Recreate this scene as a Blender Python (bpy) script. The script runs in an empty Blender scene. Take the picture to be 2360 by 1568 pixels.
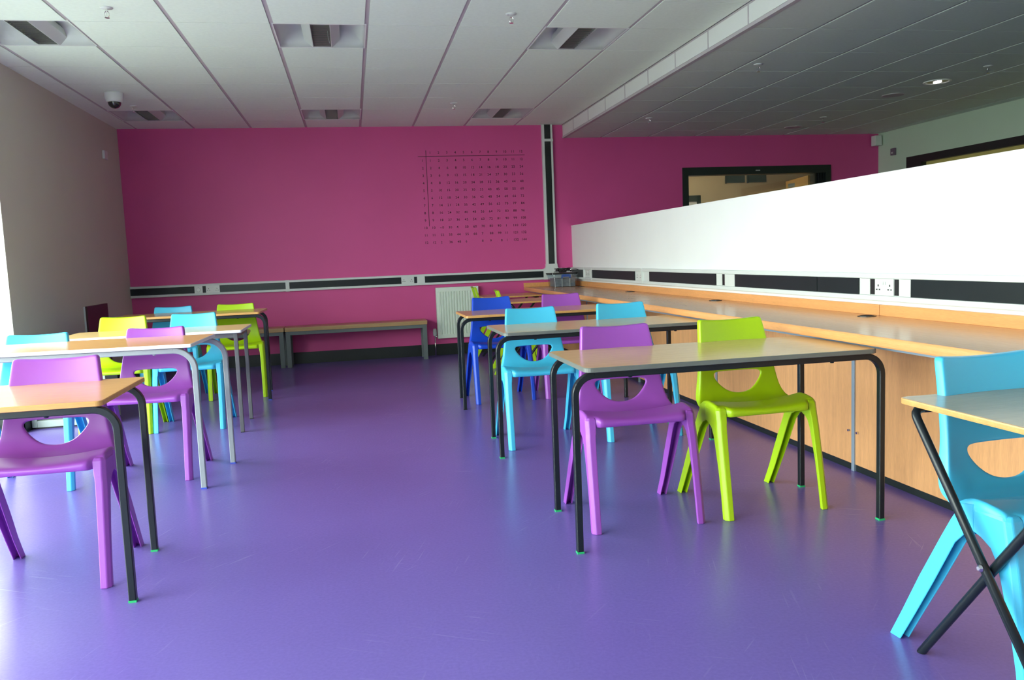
import bpy, bmesh, math, random
from mathutils import Vector, Matrix

random.seed(7)
C = bpy.context.scene
COL = C.collection
PI = math.pi

# ------------------------------------------------------------------ camera
F_PX, YAW, PITCH, ROLL, CAM_H = 1881.7055, 0.1891, -0.1019, -0.0404, 1.134
cyw, syw = math.cos(YAW), math.sin(YAW)
cpt, spt = math.cos(PITCH), math.sin(PITCH)
crl, srl = math.cos(ROLL), math.sin(ROLL)
fwd = Vector((syw * cpt, cyw * cpt, spt))
rgt = Vector((cyw, -syw, 0))
upv = rgt.cross(fwd)
r2 = crl * rgt + srl * upv
u2 = -srl * rgt + crl * upv
cam_data = bpy.data.cameras.new('camera')
cam_data.sensor_width = 36
cam_data.sensor_fit = 'HORIZONTAL'
cam_data.lens = 36 * F_PX / 2360
cam_data.clip_start = 0.02
cam = bpy.data.objects.new('camera', cam_data)
cam.matrix_world = Matrix(((r2.x, u2.x, -fwd.x, 0), (r2.y, u2.y, -fwd.y, 0),
                           (r2.z, u2.z, -fwd.z, CAM_H), (0, 0, 0, 1)))
COL.objects.link(cam)
C.camera = cam

# ------------------------------------------------------------------ world, daylight and exposure
world = bpy.data.worlds.new('overcast_sky')
C.world = world
world.use_nodes = True
wn = world.node_tree.nodes
bg = wn['Background']
bg.inputs['Color'].default_value = (0.91, 1.0, 0.95, 1)
bg.inputs['Strength'].default_value = 7.0

C.view_settings.view_transform = 'Standard'
C.view_settings.look = 'None'
C.view_settings.gamma = 1
C.view_settings.use_curve_mapping = False
C.view_settings.exposure = 1.25
C.cycles.use_denoising = True
C.cycles.max_bounces = 10
C.cycles.diffuse_bounces = 6
C.cycles.sample_clamp_indirect = 8

XL, XR, YB, YF = -2.41, 6.79, 9.67, -2.6       # room limits
XB = 2.57                                      # where the lower ceiling begins
ZC, ZL = 2.676, 2.524                          # main and lower ceiling
YW = 6.42                                      # far end of the window wall


def portal(x0, y0, y1, z0, z1):
    l = bpy.data.lights.new('window_daylight', 'AREA')
    l.shape = 'RECTANGLE'
    l.size = z1 - z0
    l.size_y = y1 - y0
    l.cycles.is_portal = True
    o = bpy.data.objects.new('window_daylight', l)
    o.location = (x0, (y0 + y1) / 2, (z0 + z1) / 2)
    o.rotation_euler = (0, -PI / 2, 0)
    COL.objects.link(o)


portal(XL - 0.02, -1.9, YW, 0.06, 2.36)


# ------------------------------------------------------------------ materials
def lin(r, g, b):
    return tuple(((c / 255) / 12.92 if c / 255 <= 0.04045 else ((c / 255 + 0.055) / 1.055) ** 2.4) for c in (r, g, b)) + (1,)


def mat(name, col, rough=0.5, metal=0.0, spec=0.5, var=0.05, scale=6.0, bump=0.0, bump_scale=200, stretch=None,
        coat=0.0, emit=None):
    m = bpy.data.materials.new(name)
    m.use_nodes = True
    nt = m.node_tree
    b = nt.nodes['Principled BSDF']
    b.inputs['Roughness'].default_value = rough
    b.inputs['Metallic'].default_value = metal
    b.inputs['Specular IOR Level'].default_value = spec
    b.inputs['Coat Weight'].default_value = coat
    b.inputs['Coat Roughness'].default_value = 0.12
    tc = nt.nodes.new('ShaderNodeTexCoord')
    mp = nt.nodes.new('ShaderNodeMapping')
    if stretch:
        mp.inputs['Scale'].default_value = stretch
    nt.links.new(tc.outputs['Object'], mp.inputs['Vector'])
    nz = nt.nodes.new('ShaderNodeTexNoise')
    nz.inputs['Scale'].default_value = scale
    nz.inputs['Detail'].default_value = 5
    nt.links.new(mp.outputs['Vector'], nz.inputs['Vector'])
    rp = nt.nodes.new('ShaderNodeMapRange')
    rp.inputs['From Min'].default_value = 0.0
    rp.inputs['From Max'].default_value = 1.0
    rp.inputs['To Min'].default_value = 1 - 2.2 * var
    rp.inputs['To Max'].default_value = 1 + 2.2 * var
    nt.links.new(nz.outputs['Fac'], rp.inputs['Value'])
    mx = nt.nodes.new('ShaderNodeVectorMath')
    mx.operation = 'SCALE'
    mx.inputs[0].default_value = col[:3]
    nt.links.new(rp.outputs['Result'], mx.inputs['Scale'])
    nt.links.new(mx.outputs['Vector'], b.inputs['Base Color'])
    if bump:
        n2 = nt.nodes.new('ShaderNodeTexNoise')
        n2.inputs['Scale'].default_value = bump_scale
        nt.links.new(tc.outputs['Object'], n2.inputs['Vector'])
        bp = nt.nodes.new('ShaderNodeBump')
        bp.inputs['Strength'].default_value = bump
        bp.inputs['Distance'].default_value = 0.002
        nt.links.new(n2.outputs['Fac'], bp.inputs['Height'])
        nt.links.new(bp.outputs['Normal'], b.inputs['Normal'])
    if emit:
        b.inputs['Emission Color'].default_value = emit[0] + (1,)
        b.inputs['Emission Strength'].default_value = emit[1]
    return m


def wood_mat(name, col, rough=0.3, grain=(1.0, 14.0, 14.0), amt=0.10, spec=0.5):
    m = mat(name, col, rough, spec=spec, var=amt, scale=3.0, stretch=grain)
    nt = m.node_tree
    # a second, finer fleck layer so the laminate reads as beech
    b = nt.nodes['Principled BSDF']
    src = b.inputs['Base Color'].links[0].from_socket
    tc = nt.nodes.new('ShaderNodeTexCoord')
    mp = nt.nodes.new('ShaderNodeMapping')
    mp.inputs['Scale'].default_value = tuple(g * 5 for g in grain)
    nt.links.new(tc.outputs['Object'], mp.inputs['Vector'])
    nz = nt.nodes.new('ShaderNodeTexNoise')
    nz.inputs['Scale'].default_value = 5
    nz.inputs['Detail'].default_value = 3
    nt.links.new(mp.outputs['Vector'], nz.inputs['Vector'])
    rp = nt.nodes.new('ShaderNodeMapRange')
    rp.inputs['From Min'].default_value = 0.35
    rp.inputs['From Max'].default_value = 0.65
    rp.inputs['To Min'].default_value = 0.93
    rp.inputs['To Max'].default_value = 1.05
    nt.links.new(nz.outputs['Fac'], rp.inputs['Value'])
    mx = nt.nodes.new('ShaderNodeVectorMath')
    mx.operation = 'SCALE'
    nt.links.new(src, mx.inputs[0])
    nt.links.new(rp.outputs['Result'], mx.inputs['Scale'])
    nt.links.new(mx.outputs['Vector'], b.inputs['Base Color'])
    return m


def floor_mat():
    m = mat('purple_vinyl', (0.150, 0.106, 0.385, 1), 0.27, var=0.05, scale=1.3)
    nt = m.node_tree
    b = nt.nodes['Principled BSDF']
    src = b.inputs['Base Color'].links[0].from_socket
    tc = nt.nodes.new('ShaderNodeTexCoord')
    # fine mottling of the vinyl
    nf = nt.nodes.new('ShaderNodeTexNoise')
    nf.inputs['Scale'].default_value = 90
    nf.inputs['Detail'].default_value = 4
    nt.links.new(tc.outputs['Object'], nf.inputs['Vector'])
    rf = nt.nodes.new('ShaderNodeMapRange')
    rf.inputs['From Min'].default_value = 0.0
    rf.inputs['From Max'].default_value = 1.0
    rf.inputs['To Min'].default_value = 0.84
    rf.inputs['To Max'].default_value = 1.16
    nt.links.new(nf.outputs['Fac'], rf.inputs['Value'])
    sc = nt.nodes.new('ShaderNodeVectorMath')
    sc.operation = 'SCALE'
    nt.links.new(src, sc.inputs[0])
    nt.links.new(rf.outputs['Result'], sc.inputs['Scale'])
    prev = sc.outputs['Vector']
    # pale scratches and scuffs: long thin streaks gathered in patches, in a few directions
    for ang, off, to in ((0.5, 0.0, 0.20), (-0.8, 3.7, 0.16), (1.9, 8.1, 0.16)):
        r0 = nt.nodes.new('ShaderNodeMapping')
        r0.inputs['Rotation'].default_value = (0, 0, ang)
        nt.links.new(tc.outputs['Object'], r0.inputs['Vector'])
        mp = nt.nodes.new('ShaderNodeMapping')
        mp.inputs['Location'].default_value = (off, off, 0)
        mp.inputs['Scale'].default_value = (4.0, 90.0, 1.0)
        nt.links.new(r0.outputs['Vector'], mp.inputs['Vector'])
        nz = nt.nodes.new('ShaderNodeTexNoise')
        nz.inputs['Scale'].default_value = 1.0
        nz.inputs['Detail'].default_value = 1
        nt.links.new(mp.outputs['Vector'], nz.inputs['Vector'])
        mr = nt.nodes.new('ShaderNodeMapRange')
        mr.inputs['From Min'].default_value = 0.66
        mr.inputs['From Max'].default_value = 0.74
        nt.links.new(nz.outputs['Fac'], mr.inputs['Value'])
        mk = nt.nodes.new('ShaderNodeTexNoise')
        mk.inputs['Scale'].default_value = 1.6
        mk.inputs['Detail'].default_value = 2
        nt.links.new(r0.outputs['Vector'], mk.inputs['Vector'])
        mr2 = nt.nodes.new('ShaderNodeMapRange')
        mr2.inputs['From Min'].default_value = 0.52
        mr2.inputs['From Max'].default_value = 0.66
        mr2.inputs['To Max'].default_value = to
        nt.links.new(mk.outputs['Fac'], mr2.inputs['Value'])
        ml = nt.nodes.new('ShaderNodeMath'); ml.operation = 'MULTIPLY'
        nt.links.new(mr.outputs['Result'], ml.inputs[0])
        nt.links.new(mr2.outputs['Result'], ml.inputs[1])
        mix = nt.nodes.new('ShaderNodeMix'); mix.data_type = 'RGBA'
        nt.links.new(ml.outputs[0], mix.inputs['Factor'])
        nt.links.new(prev, mix.inputs[6])
        mix.inputs[7].default_value = (0.42, 0.38, 0.68, 1)
        prev = mix.outputs[2]
    nt.links.new(prev, b.inputs['Base Color'])
    return m


def glass_mat(name, tint=(1, 1, 1, 1), refl=0.08):
    m = bpy.data.materials.new(name)
    m.use_nodes = True
    nt = m.node_tree
    nt.nodes.remove(nt.nodes['Principled BSDF'])
    out = nt.nodes['Material Output']
    tr = nt.nodes.new('ShaderNodeBsdfTransparent')
    tr.inputs['Color'].default_value = tint
    gl = nt.nodes.new('ShaderNodeBsdfGlossy')
    gl.inputs['Roughness'].default_value = 0.02
    mx = nt.nodes.new('ShaderNodeMixShader')
    mx.inputs['Fac'].default_value = refl
    nt.links.new(tr.outputs[0], mx.inputs[1])
    nt.links.new(gl.outputs[0], mx.inputs[2])
    nt.links.new(mx.outputs[0], out.inputs['Surface'])
    return m


M = {
    'floor': floor_mat(),
    'pink': mat('pink_wall_paint', (0.66, 0.078, 0.29, 1), 0.55, var=0.03, scale=2, bump=0.08, bump_scale=300),
    'wall': mat('cream_wall_paint', (0.56, 0.54, 0.47, 1), 0.6, var=0.02, scale=2, bump=0.08, bump_scale=300),
    'white_wall': mat('white_wall_paint', (0.85, 0.86, 0.85, 1), 0.55, var=0.015, scale=3),
    'grey_wall': mat('pale_green_grey_paint', (0.56, 0.70, 0.56, 1), 0.6, var=0.02, scale=2),
    'beige_wall': mat('beige_corridor_paint', (0.62, 0.50, 0.30, 1), 0.6, var=0.02),
    'yellow': mat('pale_yellow_paint', (0.62, 0.52, 0.16, 1), 0.6, var=0.02),
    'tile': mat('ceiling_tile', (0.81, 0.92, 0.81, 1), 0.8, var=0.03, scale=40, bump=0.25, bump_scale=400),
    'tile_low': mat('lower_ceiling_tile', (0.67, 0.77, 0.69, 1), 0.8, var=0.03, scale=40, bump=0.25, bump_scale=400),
    'grid': mat('ceiling_grid_metal', (0.50, 0.47, 0.49, 1), 0.5, var=0.02),
    'grid_dark': mat('shaded_grid_metal', (0.32, 0.34, 0.34, 1), 0.5, var=0.02),  # darker copy of the grid metal, joint shading put into the colour
    'lum': mat('white_enamel', (0.80, 0.83, 0.80, 1), 0.35, var=0.01),
    'lum_in': mat('matt_reflector', (0.55, 0.60, 0.57, 1), 0.45, var=0.01),
    'louvre': mat('satin_aluminium', (0.55, 0.56, 0.53, 1), 0.25, metal=0.9, var=0.02),
    'chrome': mat('chrome', (0.8, 0.8, 0.8, 1), 0.12, metal=1.0, var=0.01),
    'black_skirt': mat('black_skirting_vinyl', (0.012, 0.018, 0.017, 1), 0.35, var=0.1),
    'black_metal': mat('black_powder_coat', (0.009, 0.014, 0.017, 1), 0.30, spec=0.4, var=0.08, scale=20),
    'grey_metal': mat('light_grey_powder_coat', (0.28, 0.31, 0.33, 1), 0.3, var=0.04, scale=20),
    'mid_metal': mat('brown_grey_powder_coat', (0.11, 0.11, 0.115, 1), 0.3, var=0.05, scale=20),
    'bench_metal': mat('bench_grey_steel', (0.14, 0.17, 0.17, 1), 0.4, var=0.05, scale=20),
    'rail_metal': mat('pale_steel_rail', (0.30, 0.38, 0.47, 1), 0.35, metal=0.3, var=0.03),
    'cap_green': mat('green_foot_plastic', (0.02, 0.42, 0.14, 1), 0.4, var=0.03),
    'cap_blue': mat('blue_foot_plastic', (0.04, 0.08, 0.5, 1), 0.4, var=0.03),
    'top_beech': wood_mat('beech_laminate', (0.66, 0.35, 0.13, 1), 0.22, amt=0.06),
    'top_pale': wood_mat('pale_beech_laminate', (0.68, 0.46, 0.20, 1), 0.24, amt=0.05),
    'top_grey': wood_mat('grey_maple_laminate', (0.40, 0.33, 0.22, 1), 0.25, amt=0.05),
    'edge_wood': wood_mat('wooden_lipping', (0.62, 0.33, 0.10, 1), 0.3, amt=0.12),
    'edge_grey': mat('grey_plastic_edging', (0.15, 0.165, 0.145, 1), 0.35, var=0.08, scale=12),
    'edge_white': mat('white_plastic_edging', (0.72, 0.75, 0.74, 1), 0.35, var=0.03),
    'counter_top': wood_mat('counter_beech_laminate', (0.56, 0.34, 0.20, 1), 0.2, grain=(14, 1, 14), amt=0.05),
    'counter_edge': wood_mat('counter_beech_edge', (0.78, 0.36, 0.13, 1), 0.35, grain=(14, 1, 14), amt=0.08),
    'panel': wood_mat('beech_panel', (0.68, 0.345, 0.15, 1), 0.38, grain=(14, 14, 1), amt=0.10),
    'bench_wood': wood_mat('bench_beech', (0.46, 0.29, 0.13, 1), 0.35, amt=0.10),
    'door_wood': wood_mat('oak_door_veneer', (0.45, 0.26, 0.08, 1), 0.4, grain=(14, 14, 1), amt=0.10),
    'pvc': mat('white_trunking_plastic', (0.66, 0.70, 0.68, 1), 0.35, var=0.01),
    'plate': mat('white_socket_plastic', (0.68, 0.71, 0.68, 1), 0.3, var=0.01),
    'lid': mat('dark_trunking_lid', (0.014, 0.019, 0.022, 1), 0.4, spec=0.25, var=0.06),
    'lid_grey': mat('grey_trunking_lid', (0.035, 0.048, 0.050, 1), 0.4, spec=0.3, var=0.06),
    'rad': mat('radiator_enamel', (0.74, 0.82, 0.73, 1), 0.3, var=0.01),
    'decal': mat('black_wall_vinyl', (0.055, 0.006, 0.022, 1), 0.5, var=0.02),
    'dark': mat('dark_slot', (0.008, 0.008, 0.01, 1), 0.5, var=0.02),
    'maroon': mat('dark_maroon_panel', (0.045, 0.014, 0.018, 1), 0.35, var=0.08),
    'dome': mat('smoked_dome_plastic', (0.012, 0.012, 0.015, 1), 0.06, var=0.02, coat=0.6),
    'glass': glass_mat('window_glass', (0.97, 0.99, 0.98, 1), 0.06),
    'bluecap': mat('blue_clip_plastic', (0.03, 0.08, 0.32, 1), 0.3, var=0.03),
    'black_plastic': mat('black_plastic', (0.012, 0.011, 0.013, 1), 0.3, var=0.05),
    'bounce_paving': mat('pale_bounce_paving', (0.20, 0.21, 0.19, 1), 0.8, var=0.08),
    'alarm': mat('grey_violet_plastic', (0.16, 0.12, 0.17, 1), 0.4, var=0.02),
    'lamp': mat('lit_lamp', (0.9, 0.9, 0.9, 1), 0.4, emit=((1.0, 0.95, 0.85), 5.0)),
    'corridor_fill': mat('corridor_fill_glow', (0.9, 0.9, 0.9, 1), 0.4, emit=((1.0, 0.9, 0.7), 8.5)),  # glow of the unseen lamp added to light the corridor
    'content': mat('grey_papers', (0.22, 0.25, 0.28, 1), 0.5, var=0.3, scale=25),
    'unit': mat('shade_greyed_white_metal', (0.34, 0.40, 0.38, 1), 0.4, var=0.02),  # white frame greyed, its shade is put into the base colour
    'tag': mat('grey_label', (0.5, 0.5, 0.48, 1), 0.4, var=0.3, scale=300),
    'clear': glass_mat('clear_box_plastic', (0.80, 0.86, 0.90, 1), 0.13),
}
for key, c in dict(purple=(0.315, 0.075, 0.46, 1), lime=(0.40, 0.64, 0.004, 1), cyan=(0.06, 0.50, 0.78, 1),
                   blue=(0.008, 0.065, 0.58, 1)).items():
    M['chair_' + key] = mat(key + '_polypropylene', c, 0.36, var=0.02, scale=5, bump=0.04, bump_scale=500)


# ------------------------------------------------------------------ mesh helpers
def mesh_obj(name, bm, m, parent=None, loc=None, smooth=False, rot=None):
    me = bpy.data.meshes.new(name)
    bmesh.ops.recalc_face_normals(bm, faces=bm.faces)
    bm.to_mesh(me)
    bm.free()
    me.materials.append(m)
    if smooth:
        for p in me.polygons:
            p.use_smooth = True
    o = bpy.data.objects.new(name, me)
    COL.objects.link(o)
    if parent:
        o.parent = parent
    if loc:
        o.location = loc
    if rot:
        o.rotation_euler = rot
    return o


def box(bm, x0, x1, y0, y1, z0, z1, bev=0.0, seg=2):
    vs = [bm.verts.new((x, y, z)) for z in (z0, z1) for y in (y0, y1) for x in (x0, x1)]
    fs = [bm.faces.new([vs[i] for i in f]) for f in
          ((0, 2, 3, 1), (4, 5, 7, 6), (0, 1, 5, 4), (2, 6, 7, 3), (0, 4, 6, 2), (1, 3, 7, 5))]
    if bev:
        es = list({e for f in fs for e in f.edges})
        bmesh.ops.bevel(bm, geom=es, offset=bev, segments=seg, affect='EDGES', profile=0.6)
    return bm


def B(*boxes):
    bm = bmesh.new()
    for b in boxes:
        box(bm, *b)
    return bm


def cyl(bm, p0, p1, r0, r1=None, n=16, cap=True):
    r1 = r0 if r1 is None else r1
    p0, p1 = Vector(p0), Vector(p1)
    d = (p1 - p0).normalized()
    a = d.orthogonal().normalized()
    b = d.cross(a)
    A, Bq = [], []
    for i in range(n):
        t = 2 * PI * i / n
        w = a * math.cos(t) + b * math.sin(t)
        A.append(bm.verts.new(p0 + w * r0))
        Bq.append(bm.verts.new(p1 + w * r1))
    for i in range(n):
        j = (i + 1) % n
        bm.faces.new((A[i], A[j], Bq[j], Bq[i]))
    if cap:
        bm.faces.new(A)
        bm.faces.new(Bq)
    return bm


def lathe(bm, prof, n=24, ctr=(0, 0, 0), cap=True):
    rings = []
    for r, z in prof:
        rings.append([bm.verts.new((ctr[0] + r * math.cos(2 * PI * i / n), ctr[1] + r * math.sin(2 * PI * i / n), ctr[2] + z))
                      for i in range(n)])
    for a, b in zip(rings, rings[1:]):
        for i in range(n):
            j = (i + 1) % n
            bm.faces.new((a[i], a[j], b[j], b[i]))
    if cap:
        bm.faces.new(rings[0])
        bm.faces.new(rings[-1])
    return bm


def loft(bm, rings, cap=True):
    R = [[bm.verts.new(p) for p in r] for r in rings]
    n = len(R[0])
    for a, b in zip(R, R[1:]):
        for i in range(n):
            j = (i + 1) % n
            bm.faces.new((a[i], a[j], b[j], b[i]))
    if cap:
        bm.faces.new(R[0])
        bm.faces.new(R[-1])
    return bm


def prism(bm, pts, axis, a0, a1):
    """pts: 2-D outline in the two other axes; extruded along axis from a0 to a1."""
    def P(p, a):
        if axis == 'x':
            return (a, p[0], p[1])
        if axis == 'y':
            return (p[0], a, p[1])
        return (p[0], p[1], a)
    return loft(bm, [[P(p, a0) for p in pts], [P(p, a1) for p in pts]])


def sweep(bm, pts, w, h, side=(0, 1, 0), rnd=0.0, n=12):
    """sweep a rectangular (or round if rnd) section along pts; side is a fixed direction across the path plane"""
    side = Vector(side).normalized()
    pts = [Vector(p) for p in pts]
    rings = []
    for i, p in enumerate(pts):
        if i == 0:
            d = pts[1] - p
            m = 1
        elif i == len(pts) - 1:
            d = p - pts[i - 1]
            m = 1
        else:
            a = (p - pts[i - 1]).normalized()
            b = (pts[i + 1] - p).normalized()
            d = a + b
            m = 1 / max(0.5, (d.length / 2))
        d.normalize()
        nrm = d.cross(side).normalized()
        if rnd:
            rings.append([p + side * (math.cos(2 * PI * k / n) * rnd) + nrm * (math.sin(2 * PI * k / n) * rnd * m) for k in range(n)])
        else:
            c = min(w, h) * 0.12
            q = [(-w / 2 + c, -h / 2), (w / 2 - c, -h / 2), (w / 2, -h / 2 + c), (w / 2, h / 2 - c),
                 (w / 2 - c, h / 2), (-w / 2 + c, h / 2), (-w / 2, h / 2 - c), (-w / 2, -h / 2 + c)]
            rings.append([p + side * a_ + nrm * (b_ * m) for a_, b_ in q])
    return loft(bm, rings)


def round_rect(x0, x1, y0, y1, r, n=5):
    out = []
    for cx, cy, a0 in ((x1 - r, y1 - r, 0), (x0 + r, y1 - r, 90), (x0 + r, y0 + r, 180), (x1 - r, y0 + r, 270)):
        for k in range(n + 1):
            a = math.radians(a0 + 90 * k / n)
            out.append((cx + r * math.cos(a), cy + r * math.sin(a)))
    return out


def empty(name, loc, rz=0.0):
    o = bpy.data.objects.new(name, None)
    o.location = loc
    o.rotation_euler = (0, 0, rz)
    o.empty_display_size = 0.1
    COL.objects.link(o)
    return o


def tag(o, label=None, cat=None, group=None, kind=None):
    if label:
        o['label'] = label
    if cat:
        o['category'] = cat
    if group:
        o['group'] = group
    if kind:
        o['kind'] = kind
    return o


def copy_tree(o, parent=None):
    c = o.copy()
    COL.objects.link(c)
    c.parent = parent
    for ch in [q for q in o.children]:
        copy_tree(ch, c)
    return c


def struct(name, bm, m, parent=None, **k):
    o = mesh_obj(name, bm, m, parent, **k)
    if parent is None:
        o['kind'] = 'structure'
    return o


# ------------------------------------------------------------------ room shell
struct('floor', B((-2.75, XR + 0.1, YF - 0.1, YB + 0.14, -0.08, 0.0)), M['floor'])
struct('floor_corridor', B((1.9, 9.1, YB + 0.14, YB + 2.4, -0.08, 0.0)), M['grid'])
# outside paving, unseen, added to bounce daylight onto the ceiling
tag(mesh_obj('bounce_paving', B((-40, -2.76, -30, 40, -0.2, -0.1)), M['bounce_paving']),
    kind='structure')

DX0, DX1, DZ1 = 4.08, 6.10, 2.141       # opening in the pink wall
struct('wall_back', B((XL - 0.35, DX0, YB, YB + 0.14, 0, ZC + 0.25), (DX1, XR + 0.1, YB, YB + 0.14, 0, ZC + 0.25),
                      (DX0, DX1, YB, YB + 0.14, DZ1, ZC + 0.25)), M['pink'])
# solid far part of the window wall, with its lit reveal
struct('wall_left', B((XL - 0.34, XL, YW, YB, 0, ZC + 0.25), (XL - 0.34, XL, YF, -1.9, 0, ZC + 0.25),
                      (XL - 0.34, XL, -1.9, YW, 2.36, ZC + 0.25)), M['wall'])
struct('wall_front', B((XL - 0.35, XR + 0.1, YF - 0.12, YF, 0, ZC + 0.25)), M['wall'])
RY0, RY1, RZ = 6.0, 9.095, 2.152
struct('wall_right', B((XR, XR + 0.12, YF, RY0, 0, ZC + 0.25), (XR, XR + 0.12, RY1, YB, 0, ZC + 0.25),
                       (XR, XR + 0.12, RY0, RY1, RZ, ZC + 0.25)), M['grey_wall'])

# main ceiling: tegular tiles on a metal grid
GX0, GY0 = -2.2135, 5.579
LUMS = [(0, 0), (3, 0), (6, 0), (0, 5), (3, 5), (6, 5)]


def ceiling(bm, gx, gy, x0, x1, y0, y1, z, skip, gapx=0.0135, gapy=0.003, lift=0.008):
    i0 = int(math.floor((x0 - gx) / 0.6 + 1e-6))
    i1 = int(math.ceil((x1 - gx) / 0.6 - 1e-6))
    j0 = int(math.floor((y0 - gy) / 0.6 + 1e-6))
    j1 = int(math.ceil((y1 - gy) / 0.6 - 1e-6))
    for i in range(i0, i1):
        for j in range(j0, j1):
            if (i, j) in skip:
                continue
            a, b = max(x0, gx + 0.6 * i + gapx), min(x1, gx + 0.6 * (i + 1) - gapx)
            c, d = max(y0, gy + 0.6 * j + gapy), min(y1, gy + 0.6 * (j + 1) - gapy)
            if b - a < 0.01 or d - c < 0.01:
                continue
            box(bm, a, b, c, d, z, z + 0.02, 0.0)


bm = bmesh.new()
ceiling(bm, GX0, GY0, XL, XB - 0.012, YF, YB, ZC, set(LUMS))
cl = struct('ceiling', bm, M['tile'])
bm = bmesh.new()
for i in range(0, 8):
    x = GX0 + 0.6 * i
    box(bm, x - 0.012, x + 0.012, YF, YB, ZC + 0.005, ZC + 0.03)
j = -13
while GY0 + 0.6 * j < YB:
    y = GY0 + 0.6 * j
    if y > YF:
        box(bm, XL, XB, y - 0.012, y + 0.012, ZC + 0.0065, ZC + 0.028)
    j += 1
struct('ceiling_grid', bm, M['grid'], parent=cl)
struct('ceiling_void', B((XL - 0.3, XR + 0.1, YF, YB, ZC + 0.2, ZC + 0.24)), M['grid'], parent=cl)

bm = bmesh.new()
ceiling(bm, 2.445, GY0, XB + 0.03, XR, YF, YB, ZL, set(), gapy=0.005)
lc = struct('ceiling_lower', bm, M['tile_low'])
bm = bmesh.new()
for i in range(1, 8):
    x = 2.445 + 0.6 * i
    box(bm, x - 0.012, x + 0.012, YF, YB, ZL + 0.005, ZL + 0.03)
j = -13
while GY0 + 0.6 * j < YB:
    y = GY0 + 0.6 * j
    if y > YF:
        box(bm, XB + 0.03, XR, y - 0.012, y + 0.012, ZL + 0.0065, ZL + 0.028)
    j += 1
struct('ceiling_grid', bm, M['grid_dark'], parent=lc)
# upstand between both ceilings
bm = bmesh.new()
ys = [YF] + [GY0 + 0.6 * j for j in range(-13, 7)] + [YB]
for a, b in zip(ys, ys[1:]):
    box(bm, XB - 0.002, XB + 0.016, a + 0.005, b - 0.005, ZL + 0.022, ZC - 0.006)
fa = struct('trim_1', bm, M['lum'])
bm = bmesh.new()
for y in ys[1:-1]:
    box(bm, XB - 0.004, XB, y - 0.007, y + 0.007, ZL + 0.018, ZC - 0.002)
box(bm, XB - 0.005, XB, YF, YB, ZC - 0.012, ZC - 0.001)
struct('joint_strip', bm, M['grid'], parent=fa)
struct('angle', B((XB - 0.006, XB + 0.03, YF, YB, ZL - 0.004, ZL + 0.018), (XB + 0.008, XB + 0.012, YF, YB, ZL, ZC + 0.03)),
       M['grid'], parent=fa)

# skirtings
struct('baseboard_back', B((XL, 2.64, YB - 0.014, YB, 0, 0.132), (2.70, DX0, YB - 0.014, YB, 0, 0.132),
                           (DX1, XR, YB - 0.014, YB, 0, 0.132)), M['black_skirt'])
struct('baseboard_left', B((XL, XL + 0.014, YW - 0.014, YB, 0, 0.132), (XL - 0.34, XL + 0.014, YW - 0.014, YW, 0, 0.132)),
       M['black_skirt'])

# window wall: tall glazed bays with slim white frames
wy0, wy1 = -1.9, YW
bm = bmesh.new()
xf0, xf1 = XL - 0.30, XL - 0.24
for y in [wy0 + (wy1 - wy0) * k / 5 for k in range(6)]:
    yy = min(max(y - 0.03, wy0), wy1 - 0.06)
    box(bm, xf0, xf1, yy, yy + 0.06, 0.06, 2.36)
box(bm, xf0, xf1, wy0, wy1, 0.0, 0.08)
box(bm, xf0, xf1, wy0, wy1, 2.30, 2.36)
box(bm, xf0, xf1, wy0, wy1, 0.90, 0.95)
w1 = struct('window_1', bm, M['pvc'])
for k in range(5):
    a = wy0 + (wy1 - wy0) * k / 5 + 0.03
    b = wy0 + (wy1 - wy0) * (k + 1) / 5 - 0.03
    struct('pane', B((xf0 + 0.025, xf0 + 0.031, a, b, 0.08, 0.90)), M['glass'], parent=w1)
    struct('pane', B((xf0 + 0.025, xf0 + 0.031, a, b, 0.95, 2.30)), M['glass'], parent=w1)

# partition between classroom and the darker area
PX = 2.64
pt = struct('wall_partition', B((PX, PX + 0.07, -1.6, YB, 0, 1.465)), M['white_wall'])
struct('cap', B((PX - 0.004, PX + 0.074, -1.6, YB, 1.465, 1.478)), M['white_wall'], parent=pt)

# opening in the pink wall with dark frame, corridor behind
fy0, fy1 = YB - 0.02, YB + 0.14
dr = struct('door_1', B((DX0, DX1, fy0, fy1, 2.045, DZ1), (DX0, DX0 + 0.075, fy0, fy1, 0, 2.045),
                        (DX1 - 0.07, DX1, fy0, fy1, 0, 2.045), (5.90, 5.925, fy0 + 0.05, fy1, 0, 2.045)), M['black_skirt'])
bm = bmesh.new()
for k in range(4):
    box(bm, 5.94 + 0.022 * k, 5.95 + 0.022 * k, fy0 + 0.03, fy1, 0, 2.045)
struct('door_stop', bm, M['black_metal'], parent=dr)
struct('glass', B((DX0 + 0.075, 5.90, YB + 0.05, YB + 0.056, 0, 2.045)), M['glass'], parent=dr)
struct('maker_plate', B((5.055, 5.115, fy0 - 0.003, fy0, 2.083, 2.095)), M['tag'], parent=dr)
CY = 11.9
struct('wall_corridor', B((2.0, 9.0, CY, CY + 0.1, 0, 2.6), (1.9, 2.0, YB + 0.14, CY, 0, 2.6), (9.0, 9.1, YB + 0.14, CY, 0, 2.6),
                          (XR + 0.1, 9.1, YB + 0.02, YB + 0.14, 0, 2.6), (1.9, 9.1, YB + 0.14, YB + 0.16, 2.52, 2.6)),
       M['beige_wall'])
struct('ceiling_corridor', B((1.9, 9.1, YB + 0.14, CY + 0.1, 2.6, 2.65)), M['tile'])
hw = struct('window_2', B((5.72, 5.735, CY - 0.03, CY, 2.12, 2.24), (6.08, 6.095, CY - 0.03, CY, 2.12, 2.24)), M['dark'])
struct('pane', B((5.735, 6.04, CY - 0.02, CY - 0.005, 2.13, 2.24)), M['lid_grey'], parent=hw)
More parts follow.
